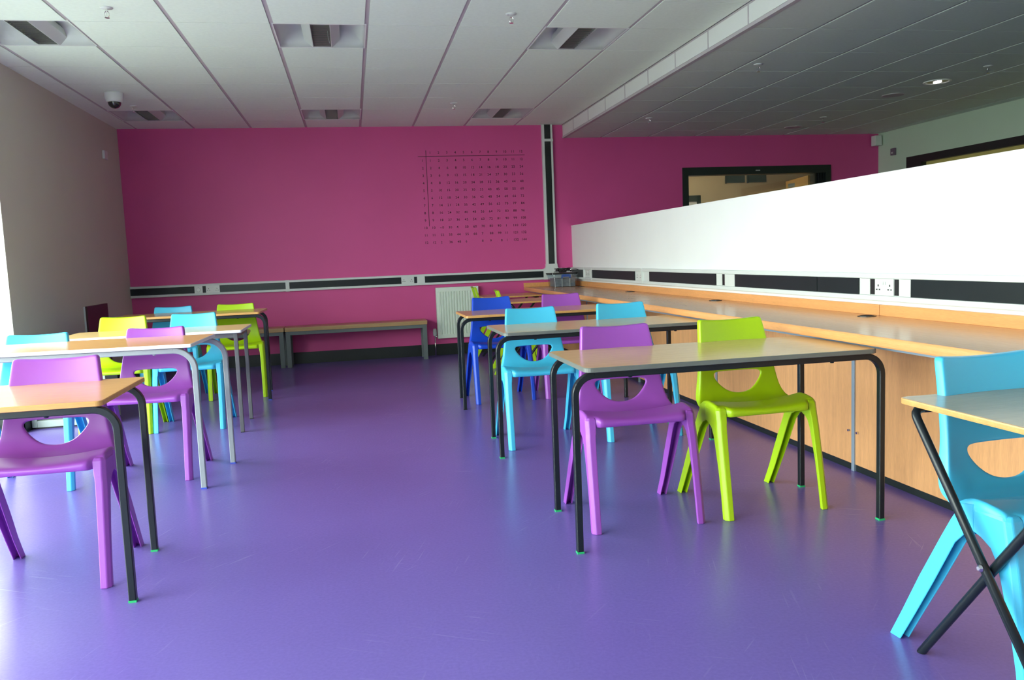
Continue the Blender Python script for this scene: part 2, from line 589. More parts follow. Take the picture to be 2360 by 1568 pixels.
struct('pane', B((6.095, 6.40, CY - 0.02, CY - 0.005, 2.13, 2.24)), M['lid_grey'], parent=hw)
d2 = struct('door_2', B((4.92, 5.28, CY - 0.04, CY, 1.86, 1.95), (5.24, 5.30, CY - 0.04, CY, 0, 1.95)), M['black_skirt'])
struct('leaf', B((4.90, 5.24, CY - 0.02, CY, 0, 1.86)), M['lum'], parent=d2)
d3 = struct('door_3', prism(bmesh.new(), [(5.89, YB + 0.17), (5.93, YB + 0.17), (6.12, YB + 1.05), (6.08, YB + 1.06)], 'z', 0, 2.03),
            M['door_wood'])
struct('closer', B((6.0, 6.06, YB + 0.62, YB + 0.86, 1.93, 1.98)), M['bench_metal'], parent=d3)
cl2 = tag(mesh_obj('corridor_fill_light', B((4.2, 5.4, 10.6, 10.75, 2.56, 2.6)), M['corridor_fill']),  # out of view, added to light the corridor
          'unseen strip light added to brighten the corridor beyond the pink wall', 'ceiling light')
cl2['group'] = 'added corridor lights'

# opening in the right wall
fr = struct('door_4', B((XR - 0.02, XR + 0.12, RY0, RY1, 2.065, RZ), (XR - 0.02, XR + 0.12, RY1 - 0.27, RY1, 0, 2.065),
                        (XR - 0.02, XR + 0.12, RY0, RY0 + 0.1, 0, 2.065)), M['black_skirt'])
struct('leaf', B((XR + 0.05, XR + 0.09, RY0 + 0.1, RY1 - 0.27, 0, 2.065)), M['yellow'], parent=fr)


# ------------------------------------------------------------------ luminaires
def luminaire():
    t = empty('recessed_light', (0, 0, 0))
    h = 0.292
    bm = bmesh.new()
    # tray: two deep side bays with curved reflectors and sloped ends, built from profile rings
    prof = [(-h, 0.0), (-0.27, 0.035), (-0.235, 0.068), (-0.19, 0.092), (-0.14, 0.10), (0.14, 0.10), (0.19, 0.092),
            (0.235, 0.068), (0.27, 0.035), (h, 0.0)]
    rows = []
    for y, k in ((-h, 0.0), (-0.262, 0.35), (-0.225, 0.68), (-0.18, 0.92), (-0.13, 1.0), (0.13, 1.0), (0.18, 0.92),
                 (0.225, 0.68), (0.262, 0.35), (h, 0.0)):
        rows.append([bm.verts.new((x, y, min(z, 0.10 * k) + 0.001)) for x, z in prof])
    for a, b in zip(rows, rows[1:]):
        for i in range(len(prof) - 1):
            bm.faces.new((a[i], a[i + 1], b[i + 1], b[i]))
    r = mesh_obj('reflector', bm, M['lum_in'], t, smooth=True)
    md = r.modifiers.new('thick', 'SOLIDIFY')
    md.thickness = 0.002
    md.offset = 1
    mesh_obj('rim', B((-0.3, 0.3, -0.3, -h, -0.001, 0.004), (-0.3, 0.3, h, 0.3, -0.001, 0.004),
                      (-0.3, -h, -h, h, -0.001, 0.004), (h, 0.3, -h, h, -0.001, 0.004)), M['lum'], t)
    bm = bmesh.new()
    for s in (-1, 1):
        pts = [(s * 0.062, 0.0), (s * 0.066, 0.0), (s * 0.125, 0.045), (s * 0.125, 0.085), (s * 0.119, 0.085), (s * 0.119, 0.048)]
        prism(bm, pts, 'y', -0.285, 0.285)
    box(bm, -0.12, 0.12, -0.24, 0.24, 0.085, 0.09)
    mesh_obj('lamp_housing', bm, M['lum_in'], t)
    bm = bmesh.new()
    for k in range(13):
        y = -0.27 + 0.045 * k
        box(bm, -0.062, 0.062, y - 0.0015, y + 0.0015, 0.002, 0.04)
    mesh_obj('louvre', bm, M['louvre'], t)
    bm = bmesh.new()
    cyl(bm, (0, -0.27, 0.062), (0, 0.27, 0.062), 0.013)
    mesh_obj('tube', bm, M['lum'], t, smooth=True)
    return t


lum0 = luminaire()
LL = {(0, 0): 'square recessed louvred light near the left window, brightest slats of all the ceiling lights',
      (3, 0): 'square recessed light in the nearer row, middle one, with a short wire hanging from it',
      (6, 0): 'square recessed light in the nearer row beside the white ceiling step',
      (0, 5): 'small looking recessed light behind the dome camera near the pink wall',
      (3, 5): 'recessed light close to the pink wall, straight behind the one with a hanging wire',
      (6, 5): 'recessed light close to the pink wall above the times table numbers'}
first = True
for (i, j) in LUMS:
    o = lum0 if first else copy_tree(lum0)
    first = False
    o.location = (GX0 + 0.6 * i + 0.3, GY0 + 0.6 * j + 0.3, ZC + 0.001)
    tag(o, LL[(i, j)], 'ceiling light', 'square ceiling lights')
    if (i, j) == (3, 0):
        bm = bmesh.new()
        sweep(bm, [(0.045, -0.1, 0.02), (0.046, -0.11, -0.02), (0.05, -0.115, -0.05), (0.056, -0.12, -0.075)], 0, 0, (0, 1, 0), rnd=0.0025, n=6)
        mesh_obj('pull_wire', bm, M['chrome'], o)


# ------------------------------------------------------------------ ceiling fittings
def sprinkler():
    t = empty('sprinkler', (0, 0, 0))
    bm = bmesh.new()
    lathe(bm, [(0.036, 0.0), (0.036, -0.003), (0.02, -0.007), (0.012, -0.009)])
    mesh_obj('rosette', bm, M['pvc'], t, smooth=True)
    bm = bmesh.new()
    cyl(bm, (0, 0, -0.008), (0, 0, -0.022), 0.009, n=10)
    for s in (-1, 1):
        sweep(bm, [(s * 0.007, 0, -0.02), (s * 0.013, 0, -0.032), (s * 0.012, 0, -0.045), (s * 0.004, 0, -0.056)], 0, 0, (0, 1, 0), rnd=0.0022, n=6)
    cyl(bm, (0, 0, -0.022), (0, 0, -0.054), 0.0022, n=6)
    cyl(bm, (0, 0, -0.055), (0, 0, -0.058), 0.014, n=14)
    mesh_obj('head', bm, M['chrome'], t)
    return t


sp0 = sprinkler()
SP = [(-1.319, 5.299, ZC, 'chrome sprinkler head on the main ceiling near the left window'),
      (1.092, 5.289, ZC, 'chrome sprinkler head between the middle and right lights of the nearer row'),
      (-1.914, 8.33, ZC, 'sprinkler head just behind the dome camera'),
      (1.091, 8.274, ZC, 'sprinkler head on the main ceiling above the times table numbers'),
      (3.154, 8.321, ZL, 'sprinkler head on the lower ceiling nearest the ceiling step and pink wall'),
      (3.146, 5.946, ZL, 'sprinkler head on the lower ceiling beside the ceiling step, nearer the viewer'),
      (5.188, 8.358, ZL, 'sprinkler head on the lower ceiling by the round red-tinted speaker'),
      (5.187, 5.968, ZL, 'sprinkler head on the lower ceiling beside the shiny round downlight')]
for k, (x, y, z, lb) in enumerate(SP):
    o = sp0 if k == 0 else copy_tree(sp0)
    o.location = (x, y, z)
    tag(o, lb, 'sprinkler', 'fire sprinklers on the ceilings')

t = tag(empty('dome_camera', (-1.926, 7.733, ZC)), 'white security camera with a smoked dome under the ceiling at left', 'security camera')
bm = bmesh.new()
lathe(bm, [(0.075, 0.0), (0.077, -0.01), (0.074, -0.045), (0.066, -0.075), (0.058, -0.082)], n=32)
mesh_obj('housing', bm, M['pvc'], t, smooth=True)
bm = bmesh.new()
lathe(bm, [(0.055, -0.078)] + [(0.054 * math.cos(a), -0.082 - 0.052 * math.sin(a)) for a in [k * PI / 2 / 8 for k in range(9)]][:-1] + [(0.003, -0.134)], n=32)
mesh_obj('dome', bm, M['dome'], t, smooth=True)

t = tag(empty('downlight', (5.18, 6.554, ZL)), 'round recessed downlight shining in the lower ceiling', 'ceiling light')
bm = bmesh.new()
lathe(bm, [(0.115, 0.0), (0.115, -0.006), (0.092, -0.008), (0.09, -0.001)], n=36, cap=False)
mesh_obj('rim', bm, M['lum'], t, smooth=True)
bm = bmesh.new()
lathe(bm, [(0.09, -0.004), (0.08, 0.0)], n=36, cap=True)
mesh_obj('reflector', bm, M['chrome'], t)
mesh_obj('lamp', B((-0.012, 0.018, -0.035, 0.035, -0.012, -0.004)), M['lamp'], t)
for x, y, lb in ((5.17, 7.146, 'flush round speaker grille behind the shining downlight'),
                 (5.218, 9.036, 'flush round speaker grille on the lower ceiling nearest the pink wall')):
    t = tag(empty('ceiling_speaker', (x, y, ZL)), lb, 'speaker', 'round ceiling speakers')
    bm = bmesh.new()
    lathe(bm, [(0.10, 0.0), (0.10, -0.005), (0.09, -0.007)], n=36)
    mesh_obj('grille', bm, M['grid'], t)

# small boxes fixed high on the walls
t = tag(empty('motion_sensor', (6.72, 9.60, 2.36)), 'white motion sensor in the top right corner of the pink wall', 'sensor')
bm = bmesh.new()
box(bm, -0.05, 0.045, -0.04, 0.05, 0, 0.13, 0.008)
mesh_obj('housing', bm, M['pvc'], t)
mesh_obj('lens', B((-0.03, 0.02, -0.045, -0.038, 0.02, 0.05)), M['plate'], t)
t = tag(empty('call_point', (XR, 9.35, 2.21)), 'small grey violet box high on the right wall above the partition', 'alarm box')
bm = bmesh.new()
box(bm, -0.03, 0.0, -0.04, 0.04, 0, 0.088, 0.005)
mesh_obj('housing', bm, M['alarm'], t)
mesh_obj('button', B((-0.035, -0.028, -0.012, 0.012, 0.02, 0.04)), M['plate'], t)
t = tag(empty('thermostat', (XL, 9.09, 2.285)), 'small white box high on the left wall near the pink corner', 'thermostat')
bm = bmesh.new()
box(bm, 0.0, 0.025, -0.055, 0.055, 0, 0.085, 0.006)
mesh_obj('housing', bm, M['pvc'], t)


# ------------------------------------------------------------------ trunking and sockets
TZ0, TZ1 = 0.842, 0.968


def socket_plate(name, cx, y, z, w, h, holes=0, disc=False, parent=None):
    """plate facing -y, centred"""
    t = empty(name, (cx, y, z))
    bm = bmesh.new()
    box(bm, -w / 2, w / 2, -0.008, 0.0, -h / 2, h / 2, 0.002)
    mesh_obj('faceplate', bm, M['plate'], t)
    if holes:
        for s in (-1, 1):
            bm = bmesh.new()
            for dx, dz, hw_, hh in ((0, 0.008, 0.003, 0.005), (-0.011, -0.012, 0.0045, 0.0028), (0.011, -0.012, 0.0045, 0.0028)):
                box(bm, s * 0.045 + dx - hw_, s * 0.045 + dx + hw_, -0.0095, -0.007, dz - hh, dz + hh)
            mesh_obj('pin_holes', bm, M['dark'], t)
            mesh_obj('switch', B((s * 0.009 - 0.005, s * 0.009 + 0.005, -0.011, -0.007, 0.012, 0.028)), M['pvc'], t)
    if disc:
        bm = bmesh.new()
        cyl(bm, (0, -0.008, 0), (0, -0.018, 0), 0.024, 0.020, n=20)
        mesh_obj('knob', bm, M['lum'], t, smooth=False)
    return t


TY = YB - 0.052
t = tag(empty('wall_trunking', (0, YB, 0)), 'horizontal white cable trunking with dark lids along the pink wall', 'trunking')
bm = bmesh.new()
box(bm, XL + 0.002, 2.27, -0.05, 0, TZ0, TZ0 + 0.026, 0.004)
box(bm, XL + 0.002, 2.27, -0.05, 0, TZ1 - 0.024, TZ1, 0.004)
box(bm, XL + 0.002, 2.27, -0.04, 0, TZ0 + 0.02, TZ1 - 0.02)
mesh_obj('channel', bm, M['pvc'], t)
for a, b, key in ((XL + 0.005, -1.738, 'lid'), (-1.648, -1.617, 'lid'), (-1.466, -0.752, 'lid_grey'), (-0.710, 0.557, 'lid'),
                  (0.706, 0.739, 'lid'), (0.832, 2.262, 'lid')):
    mesh_obj('lid', B((a, b, -0.046, -0.039, TZ0 + 0.027, TZ1 - 0.025)), M[key], t)
mesh_obj('joint_cover', B((-0.752, -0.710, -0.053, -0.038, TZ0 - 0.002, TZ1 + 0.002)), M['pvc'], t)
tag(socket_plate('switched_outlet', -1.693, YB - 0.041, 0.905, 0.086, 0.082, disc=True),
    'white plate with a round knob on the wall trunking at far left', 'wall plate')
tag(socket_plate('double_socket', -1.541, YB - 0.041, 0.905, 0.148, 0.084, holes=1),
    'white double socket at the left end of the wall trunking', 'socket')
tag(socket_plate('double_socket', 0.631, YB - 0.041, 0.905, 0.148, 0.084, holes=1),
    'white double socket on the wall trunking left of the radiator', 'socket')
tag(socket_plate('blank_plate', 0.786, YB - 0.041, 0.905, 0.090, 0.084),
    'white blank plate on the wall trunking just above the radiator\'s left side', 'wall plate')

t = tag(empty('riser_trunking', (0, YB, 0)), 'tall vertical cable trunking with black lid on the pink wall', 'trunking')
bm = bmesh.new()
box(bm, 2.302, 2.332, -0.05, 0, 0.98, ZC, 0.004)
box(bm, 2.408, 2.432, -0.05, 0, 0.98, ZC, 0.004)
box(bm, 2.32, 2.42, -0.036, 0, 0.98, ZC)
mesh_obj('channel', bm, M['pvc'], t)
for a, b in ((1.028, 2.478), (2.508, ZC)):
    mesh_obj('lid', B((2.333, 2.407, -0.043, -0.034, a, b)), M['black_skirt'], t)
mesh_obj('joint_cover', B((2.298, 2.436, -0.053, -0.03, 2.478, 2.508)), M['pvc'], t)
bm = bmesh.new()
prism(bm, [(2.262, TZ0 - 0.002), (2.60, TZ0 - 0.002), (2.60, TZ1 + 0.002), (2.455, TZ1 + 0.004), (2.44, 0.985), (2.436, 1.028),
           (2.298, 1.028), (2.296, 0.992), (2.285, 0.975), (2.262, TZ1 + 0.002)], 'y', -0.053, 0)
mesh_obj('tee_cover', bm, M['pvc'], t)

# trunking on the partition, facing -x
t = tag(empty('wall_trunking', (PX, 0, 0)), 'white cable trunking with dark lids along the white partition', 'trunking')
bm = bmesh.new()
y0_, y1_ = -1.0, YB - 0.06
box(bm, -0.05, 0, y0_, y1_, 0.838, 0.864, 0.004)
box(bm, -0.05, 0, y0_, y1_, 0.950, 0.976, 0.004)
box(bm, -0.038, 0, y0_, y1_, 0.86, 0.955)
mesh_obj('channel', bm, M['pvc'], t)
for a, b in ((8.74, 9.55), (7.32, 8.70), (5.57, 6.93), (4.246, 5.265), (3.855, 4.238), (2.28, 3.445), (-1.0, 2.275)):
    mesh_obj('lid', B((-0.046, -0.037, a if a != 8.74 else 9.05, b, 0.865, 0.949)), M['lid'], t)
for y in (7.12, 9.02, 8.72):
    mesh_obj('joint_cover', B((-0.053, -0.03, y - 0.015, y + 0.015, 0.837, 0.977)), M['pvc'], t)
for a, b in ((5.435, 5.465), (3.722, 3.757), (3.540, 3.568)):
    mesh_obj('slot', B((-0.043, -0.037, a, b, 0.868, 0.947)), M['dark'], t)


def plate_on_partition(name, y, w, holes, label, cat):
    o = socket_plate(name, 0, 0, 0, w, 0.084, holes=holes)
    o.location = (PX - 0.037, y, 0.907)
    o.rotation_euler = (0, 0, -PI / 2)
    tag(o, label, cat)
    return o


plate_on_partition('double_socket', 3.646, 0.146, 1, 'white double socket on the partition trunking opposite the purple and lime chairs', 'socket')
plate_on_partition('blank_plate', 3.80, 0.08, 0, 'white blank plate just left of the double socket on the partition', 'wall plate')
plate_on_partition('blank_plate', 3.49, 0.085, 0, 'white blank plate just right of the double socket on the partition', 'wall plate')
plate_on_partition('blank_plate', 5.35, 0.15, 0, 'white plate right of the narrow dark slot on the partition trunking', 'wall plate')
plate_on_partition('blank_plate', 5.515, 0.09, 0, 'white plate left of the narrow dark slot on the partition trunking', 'wall plate')
plate_on_partition('double_socket', 7.20, 0.146, 1, 'distant double socket on the partition trunking between two long dark lids', 'socket')
plate_on_partition('double_socket', 8.87, 0.146, 1, 'double socket on the partition trunking closest to the storage box', 'socket')

# ------------------------------------------------------------------ times table decal
t = tag(empty('times_table_decal', (0, YB, 0)), 'grid of small dark times table numbers on the pink wall', 'wall decal')
# row/column positions on the wall
colx = [0.871 + 0.09 * 1.05 + (2.048 - 0.969) * k / 11 for k in range(12)]
colx = [0.969 + (2.048 - 0.969) * k / 11 for k in range(12)]
rowz = [2.282 - (2.282 - 1.333) * k / 11 for k in range(12)]
cells = []
for k in range(12):
    cells.append((colx[k], 2.372, str(k + 1)))
    cells.append((0.877, rowz[k], str(k + 1)))
special = {(9, 1): '~0', (9, 3): '4 ', (9, 9): '1  ', (10, 6): '7 ', (10, 9): '11 ', (11, 1): '2 ', (11, 4): '6 ', (11, 5): '',
           (11, 6): '8 ', (11, 7): '9 ', (11, 8): '  8', (11, 9): '1  '}
for r in range(12):
    for c in range(12):
        s = special.get((r, c), str((r + 1) * (c + 1)))
        if s.strip():
            cells.append((colx[c], rowz[r], s))
texts = []
dg = None
bm_all = bmesh.new()
for (x, z, s) in cells:
    cu = bpy.data.curves.new('numeral', 'FONT')
    cu.body = s.strip()
    cu.size = 0.039
    cu.space_character = 1.15
    cu.offset = 0.0005
    cu.align_x = 'CENTER'
    cu.align_y = 'CENTER'
    cu.resolution_u = 3
    tmp = bpy.data.objects.new('numeral', cu)
    COL.objects.link(tmp)
    dx = 0.0
    if s.startswith(' '):
        dx = 0.022
    elif s.endswith(' '):
        dx = -0.012
    texts.append((tmp, Matrix.Translation((x + dx, -0.0012, z)) @ Matrix.Rotation(PI / 2, 4, 'X')))
bpy.context.view_layer.update()
dg = bpy.context.evaluated_depsgraph_get()
for tmp, mx in texts:
    me = bpy.data.meshes.new_from_object(tmp.evaluated_get(dg))
    me.transform(mx)
    bm_all.from_mesh(me)
    bpy.data.meshes.remove(me)
for tmp, mx in texts:
    cu = tmp.data
    bpy.data.objects.remove(tmp)
    bpy.data.curves.remove(cu)
mesh_obj('numerals', bm_all, M['decal'], t)
mesh_obj('ruled_line', B((0.826, 2.094, -0.0014, 0, 2.328, 2.334)), M['decal'], t)
mesh_obj('ruled_line', B((0.917, 0.923, -0.0014, 0, 1.525, 2.40)), M['decal'], t)

# ------------------------------------------------------------------ radiator
t = tag(empty('radiator', (0.948, YB, 0.205)), 'ribbed white panel radiator on the pink wall below the trunking', 'radiator')
bm = bmesh.new()
W, H = 0.505, 0.595
prof = []
n = 14
x = 0.0
pts = [(0.0, -0.085), (0.02, -0.088)]
for k in range(n):
    a = 0.025 + (W - 0.05) * k / n
    d = (W - 0.05) / n
    pts += [(a + d * 0.10, -0.088), (a + d * 0.28, -0.100), (a + d * 0.72, -0.100), (a + d * 0.90, -0.088)]
pts += [(W - 0.02, -0.088), (W, -0.085)]
outline = pts + [(W, -0.078), (0, -0.078)]
prism(bm, outline, 'z', 0.045, H - 0.045)
mesh_obj('ribbed_panel', bm, M['rad'], t)
bm = bmesh.new()
box(bm, 0, W, -0.095, -0.075, 0.0, 0.05, 0.006)
box(bm, 0, W, -0.095, -0.075, H - 0.05, H - 0.005, 0.006)
box(bm, 0, W, -0.095, -0.02, H - 0.008, H + 0.004, 0.003)
box(bm, 0.0, 0.01, -0.09, -0.02, 0.0, H, 0.002)
box(bm, W - 0.01, W, -0.09, -0.02, 0.0, H, 0.002)
box(bm, 0.02, W - 0.02, -0.075, -0.0, 0.1, 0.12)
box(bm, 0.02, W - 0.02, -0.03, -0.02, 0.02, H - 0.02)
mesh_obj('casing', bm, M['rad'], t)
bm = bmesh.new()
lathe(bm, [(0.012, 0.03), (0.02, 0.035), (0.023, 0.06), (0.021, 0.105), (0.014, 0.118)], n=16, ctr=(-0.032, -0.06, 0))
mesh_obj('valve', bm, M['pvc'], t, smooth=True)
bm = bmesh.new()
cyl(bm, (-0.032, -0.06, 0.03), (-0.032, -0.06, -0.205), 0.0075, n=12)
cyl(bm, (-0.032, -0.06, 0.022), (0.004, -0.06, 0.022), 0.009, n=12)
mesh_obj('pipe', bm, M['chrome'], t, smooth=True)


# ------------------------------------------------------------------ benches
def bench(x0, x1, label):
    t = tag(empty('bench', (x0, 9.32, 0)), label, 'bench', 'low benches along the pink wall')
    L = x1 - x0
    bm = bmesh.new()
    box(bm, 0, L, 0, 0.31, 0.402, 0.447, 0.003)
    mesh_obj('seat', bm, M['bench_wood'], t)
    bm = bmesh.new()
    box(bm, 0.05, L - 0.05, 0.012, 0.052, 0.362, 0.402, 0.002)
    box(bm, 0.05, L - 0.05, 0.255, 0.295, 0.362, 0.402, 0.002)
    box(bm, 0.02, 0.05, 0.05, 0.255, 0.362, 0.402, 0.002)
    box(bm, L - 0.05, L - 0.02, 0.05, 0.255, 0.362, 0.402, 0.002)
    mesh_obj('frame', bm, M['bench_metal'], t)
    for lx in (0.006, L - 0.056):
        for ly in (0.012, 0.252):
            bm = bmesh.new()
            box(bm, lx, lx + 0.05, ly, ly + 0.045, 0.0, 0.402, 0.002)
            mesh_obj('leg', bm, M['bench_metal'], t)
    return t


bench(-0.772, 0.807, 'low wooden bench on grey legs ending left of the radiator')
bench(-2.36, -0.782, 'low wooden bench on grey legs at the left, mostly hidden behind the tables')

# ------------------------------------------------------------------ counter
t = tag(empty('worktop', (0, 0, 0)), 'long beech worktop running along the white partition', 'worktop')
CX0, CX1, CZ = 2.02, PX, 0.76
bm = bmesh.new()
box(bm, CX0 + 0.006, CX1, -1.0, YB - 0.004, CZ - 0.038, CZ)
mesh_obj('top', bm, M['counter_top'], t)
bm = bmesh.new()
prism(bm, [(CX0 + 0.006, CZ - 0.04), (CX0 + 0.006, CZ + 0.0004), (CX0 + 0.002, CZ - 0.001), (CX0 - 0.002, CZ - 0.008),
           (CX0 - 0.003, CZ - 0.02), (CX0 - 0.002, CZ - 0.034), (CX0 + 0.001, CZ - 0.04)], 'y', -1.0, YB - 0.02)
mesh_obj('front_edge', bm, M['counter_edge'], t)
bm = bmesh.new()
box(bm, CX1 - 0.02, CX1 - 0.001, 3.72, YB - 0.03, CZ, CZ + 0.055, 0.002)
box(bm, CX1 - 0.02, CX1 - 0.001, -1.0, 3.716, CZ, CZ + 0.055, 0.002)
box(bm, CX0, CX1 - 0.02, YB - 0.022, YB - 0.002, CZ, CZ + 0.05, 0.002)
mesh_obj('upstand', bm, M['counter_edge'], t)
for y in (9.0, 7.31, 5.47, 3.71, 2.0):
    bm = bmesh.new()
    lathe(bm, [(0.045, 0.0), (0.045, 0.003), (0.035, 0.005), (0.032, 0.001)], n=28, ctr=(2.545, y, CZ))
    mesh_obj('cable_grommet', bm, M['black_plastic'], t)
bm = bmesh.new()
box(bm, 2.09, 2.115, -1.0, YB - 0.03, CZ - 0.062, CZ - 0.04)
mesh_obj('support_rail', bm, M['rail_metal'], t)

ys_ = [YB - 0.02, 8.27, 6.71, 5.157, 3.60, 2.04, 0.48, -1.0]
names = ['farthest, by the pink wall', 'second from the pink wall', 'third from the pink wall',
         'behind the two cyan chairs at right', 'behind the lime chair and the near table', 'nearest, behind the folding desk', 'closest to the viewer']
for k, (a, b) in enumerate(zip(ys_, ys_[1:])):
    t = empty('base_panel', (2.40, (a + b) / 2, 0))
    tag(t, 'beech panel under the worktop, ' + names[k], 'panel', 'beech panels under the worktop')
    hl = (a - b) / 2
    bm = bmesh.new()
    box(bm, 0.0, 0.018, -hl + 0.012, hl - 0.012, 0.035, CZ - 0.0405, 0.001)
    mesh_obj('board', bm, M['panel'], t)
    mesh_obj('plinth', B((0.006, 0.02, -hl + 0.012, hl - 0.012, 0.0, 0.036)), M['black_skirt'], t)
for k, y in enumerate(ys_[1:-1]):
    t = empty('support_leg', (2.40, y, 0))
    tag(t, 'slim blue grey steel upright between worktop panels, ' +
        ['farthest from the viewer', 'second farthest', 'seen through the lime chair back at right', 'right of the lime chair, with two bolts',
         'behind the cyan chair at the right edge', 'closest to the viewer'][k], 'support', 'steel uprights under the worktop')
    bm = bmesh.new()
    box(bm, -0.006, 0.0295, -0.012, 0.012, 0.0, CZ - 0.0405, 0.001)
    mesh_obj('upright', bm, M['rail_metal'], t)
    for s in (-1, 1):
        bm = bmesh.new()
        cyl(bm, (-0.001, s * 0.035, 0.20), (-0.010, s * 0.035, 0.20), 0.008, 0.006, n=12)
        mesh_obj('bolt', bm, M['chrome'], t)

# storage box with cables on the worktop
t = tag(empty('storage_box', (2.405, 9.28, CZ), math.radians(2)), 'clear plastic storage box with blue clips on the far end of the worktop', 'storage box')
bm = bmesh.new()
x0, x1, y0, y1 = -0.145, 0.145, -0.14, 0.14


def ring(s, z):
    return [(px * s, py * s, z) for px, py in round_rect(x0, x1, y0, y1, 0.02, 4)]


R0 = [bm.verts.new(p) for p in ring(0.93, 0.003)]
R1 = [bm.verts.new(p) for p in ring(1.0, 0.125)]
R2 = [bm.verts.new(p) for p in ring(1.05, 0.127)]
R3 = [bm.verts.new(p) for p in ring(1.05, 0.138)]
for a, b in ((R0, R1), (R1, R2), (R2, R3)):
    for i in range(len(a)):
        j = (i + 1) % len(a)
        bm.faces.new((a[i], a[j], b[j], b[i]))
bm.faces.new(R0)
mesh_obj('tub', bm, M['clear'], t)
bm = bmesh.new()
prism(bm, [(p[0] * 1.06, p[1] * 1.06) for p in round_rect(x0, x1, y0, y1, 0.02, 4)], 'z', 0.138, 0.146)
mesh_obj('lid', bm, M['clear'], t)
bm = bmesh.new()
box(bm, -0.045, 0.045, -0.158, -0.145, 0.118, 0.146, 0.003)
box(bm, -0.055, -0.04, -0.158, -0.145, 0.10, 0.14, 0.003)
box(bm, 0.04, 0.055, -0.158, -0.145, 0.10, 0.14, 0.003)
mesh_obj('clip', bm, M['bluecap'], t)
bm = bmesh.new()
sweep(bm, [(-0.047, -0.146, 0.11), (-0.047, -0.143, 0.004)], 0, 0, (1, 0, 0), rnd=0.002, n=6)
sweep(bm, [(0.047, -0.146, 0.11), (0.047, -0.143, 0.004)], 0, 0, (1, 0, 0), rnd=0.002, n=6)
mesh_obj('handle', bm, M['pvc'], t)
mesh_obj('paper', B((-0.12, 0.12, -0.11, 0.11, 0.006, 0.10)), M['content'], t)
t = tag(empty('plastic_tray', (2.395, 9.26, CZ + 0.1465), math.radians(3)), 'flat black tray lying on the clear storage box', 'tray')
bm = bmesh.new()
prism(bm, round_rect(-0.16, 0.155, -0.12, 0.13, 0.03, 4), 'z', 0, 0.012)
mesh_obj('tray', bm, M['black_plastic'], t)
bm = bmesh.new()
prism(bm, round_rect(-0.165, 0.16, -0.125, 0.135, 0.03, 4), 'z', 0.012, 0.018)
mesh_obj('rim', bm, M['black_plastic'], t)
rnd = random.Random(3)
t = tag(empty('cable_bundle', (2.41, 9.24, CZ + 0.167)), 'tangle of thin black cables heaped on the storage box', 'cables')
for q in range(5):
    bm = bmesh.new()
    pts = []
    ph = rnd.random() * 6
    for k in range(22):
        a = ph + k * 0.55
        rx = 0.05 + 0.05 * rnd.random()
        pts.append((rx * math.cos(a) + rnd.uniform(-0.02, 0.02), 0.05 * math.sin(a), 0.006 + 0.028 * abs(math.sin(a * 0.7 + q)) + 0.004 * q))
    for a, b in zip(pts, pts[1:]):
        cyl(bm, a, b, 0.0028, n=6)
    mesh_obj('cable', bm, M['black_plastic'], t, smooth=True)
bm = bmesh.new()
cyl(bm, (-0.13, -0.05, 0.008), (-0.05, -0.06, 0.0055), 0.002, n=6)
cyl(bm, (-0.13, -0.05, 0.008), (-0.07, -0.06, 0.028), 0.002, n=6)
cyl(bm, (0.165, -0.05, 0.03), (0.06, -0.05, 0.052), 0.002, n=6)
cyl(bm, (0.165, -0.05, 0.03), (0.07, -0.05, 0.010), 0.002, n=6)
mesh_obj('stiff_cable', bm, M['black_plastic'], t)
bm = bmesh.new()
box(bm, -0.05, 0.03, -0.03, 0.03, 0.0, 0.025, 0.004)
mesh_obj('power_adapter', bm, M['black_plastic'], t)
bm = bmesh.new()
lathe(bm, [(0.004, 0.012), (0.013, 0.02), (0.015, 0.032), (0.009, 0.045), (0.003, 0.05)], n=14, ctr=(0.075, -0.05, 0))
mesh_obj('silver_plug', bm, M['chrome'], t, smooth=True)


# ------------------------------------------------------------------ objects by the left wall
t = tag(empty('wall_panel', (XL, 8.33, 0)), 'dark maroon rectangular panel with pale edge on the left wall', 'wall panel')
bm = bmesh.new()
box(bm, 0.012, 0.03, -0.32, 0.32, 0.15, 0.838, 0.002)
mesh_obj('face', bm, M['maroon'], t)
mesh_obj('backing', B((0.0, 0.014, -0.325, 0.325, 0.145, 0.836)), M['pvc'], t)
t = tag(empty('low_unit', (-2.40, 6.53, 0)), 'low white framed unit with dark inside, under the left tables near the window', 'low cabinet')
bm = bmesh.new()
box(bm, 0.008, 0.045, 0, 0.32, 0.012, 0.42, 0.003)
box(bm, 0.50, 0.54, 0, 0.32, 0.012, 0.42, 0.003)
box(bm, 0.045, 0.50, 0, 0.32, 0.012, 0.062, 0.003)
box(bm, 0.045, 0.50, 0, 0.32, 0.385, 0.42, 0.003)
mesh_obj('frame', bm, M['unit'], t)
mesh_obj('back', B((0.045, 0.50, 0.06, 0.08, 0.062, 0.385)), M['dark'], t)
mesh_obj('base', B((0.02, 0.53, 0.02, 0.30, 0.0, 0.012)), M['dark'], t)


# ------------------------------------------------------------------ tables
def arc(cx, cz, r, a0, a1, n=6):
    return [(cx + r * math.cos(math.radians(a0 + (a1 - a0) * k / n)), cz + r * math.sin(math.radians(a0 + (a1 - a0) * k / n))) for k in range(n + 1)]


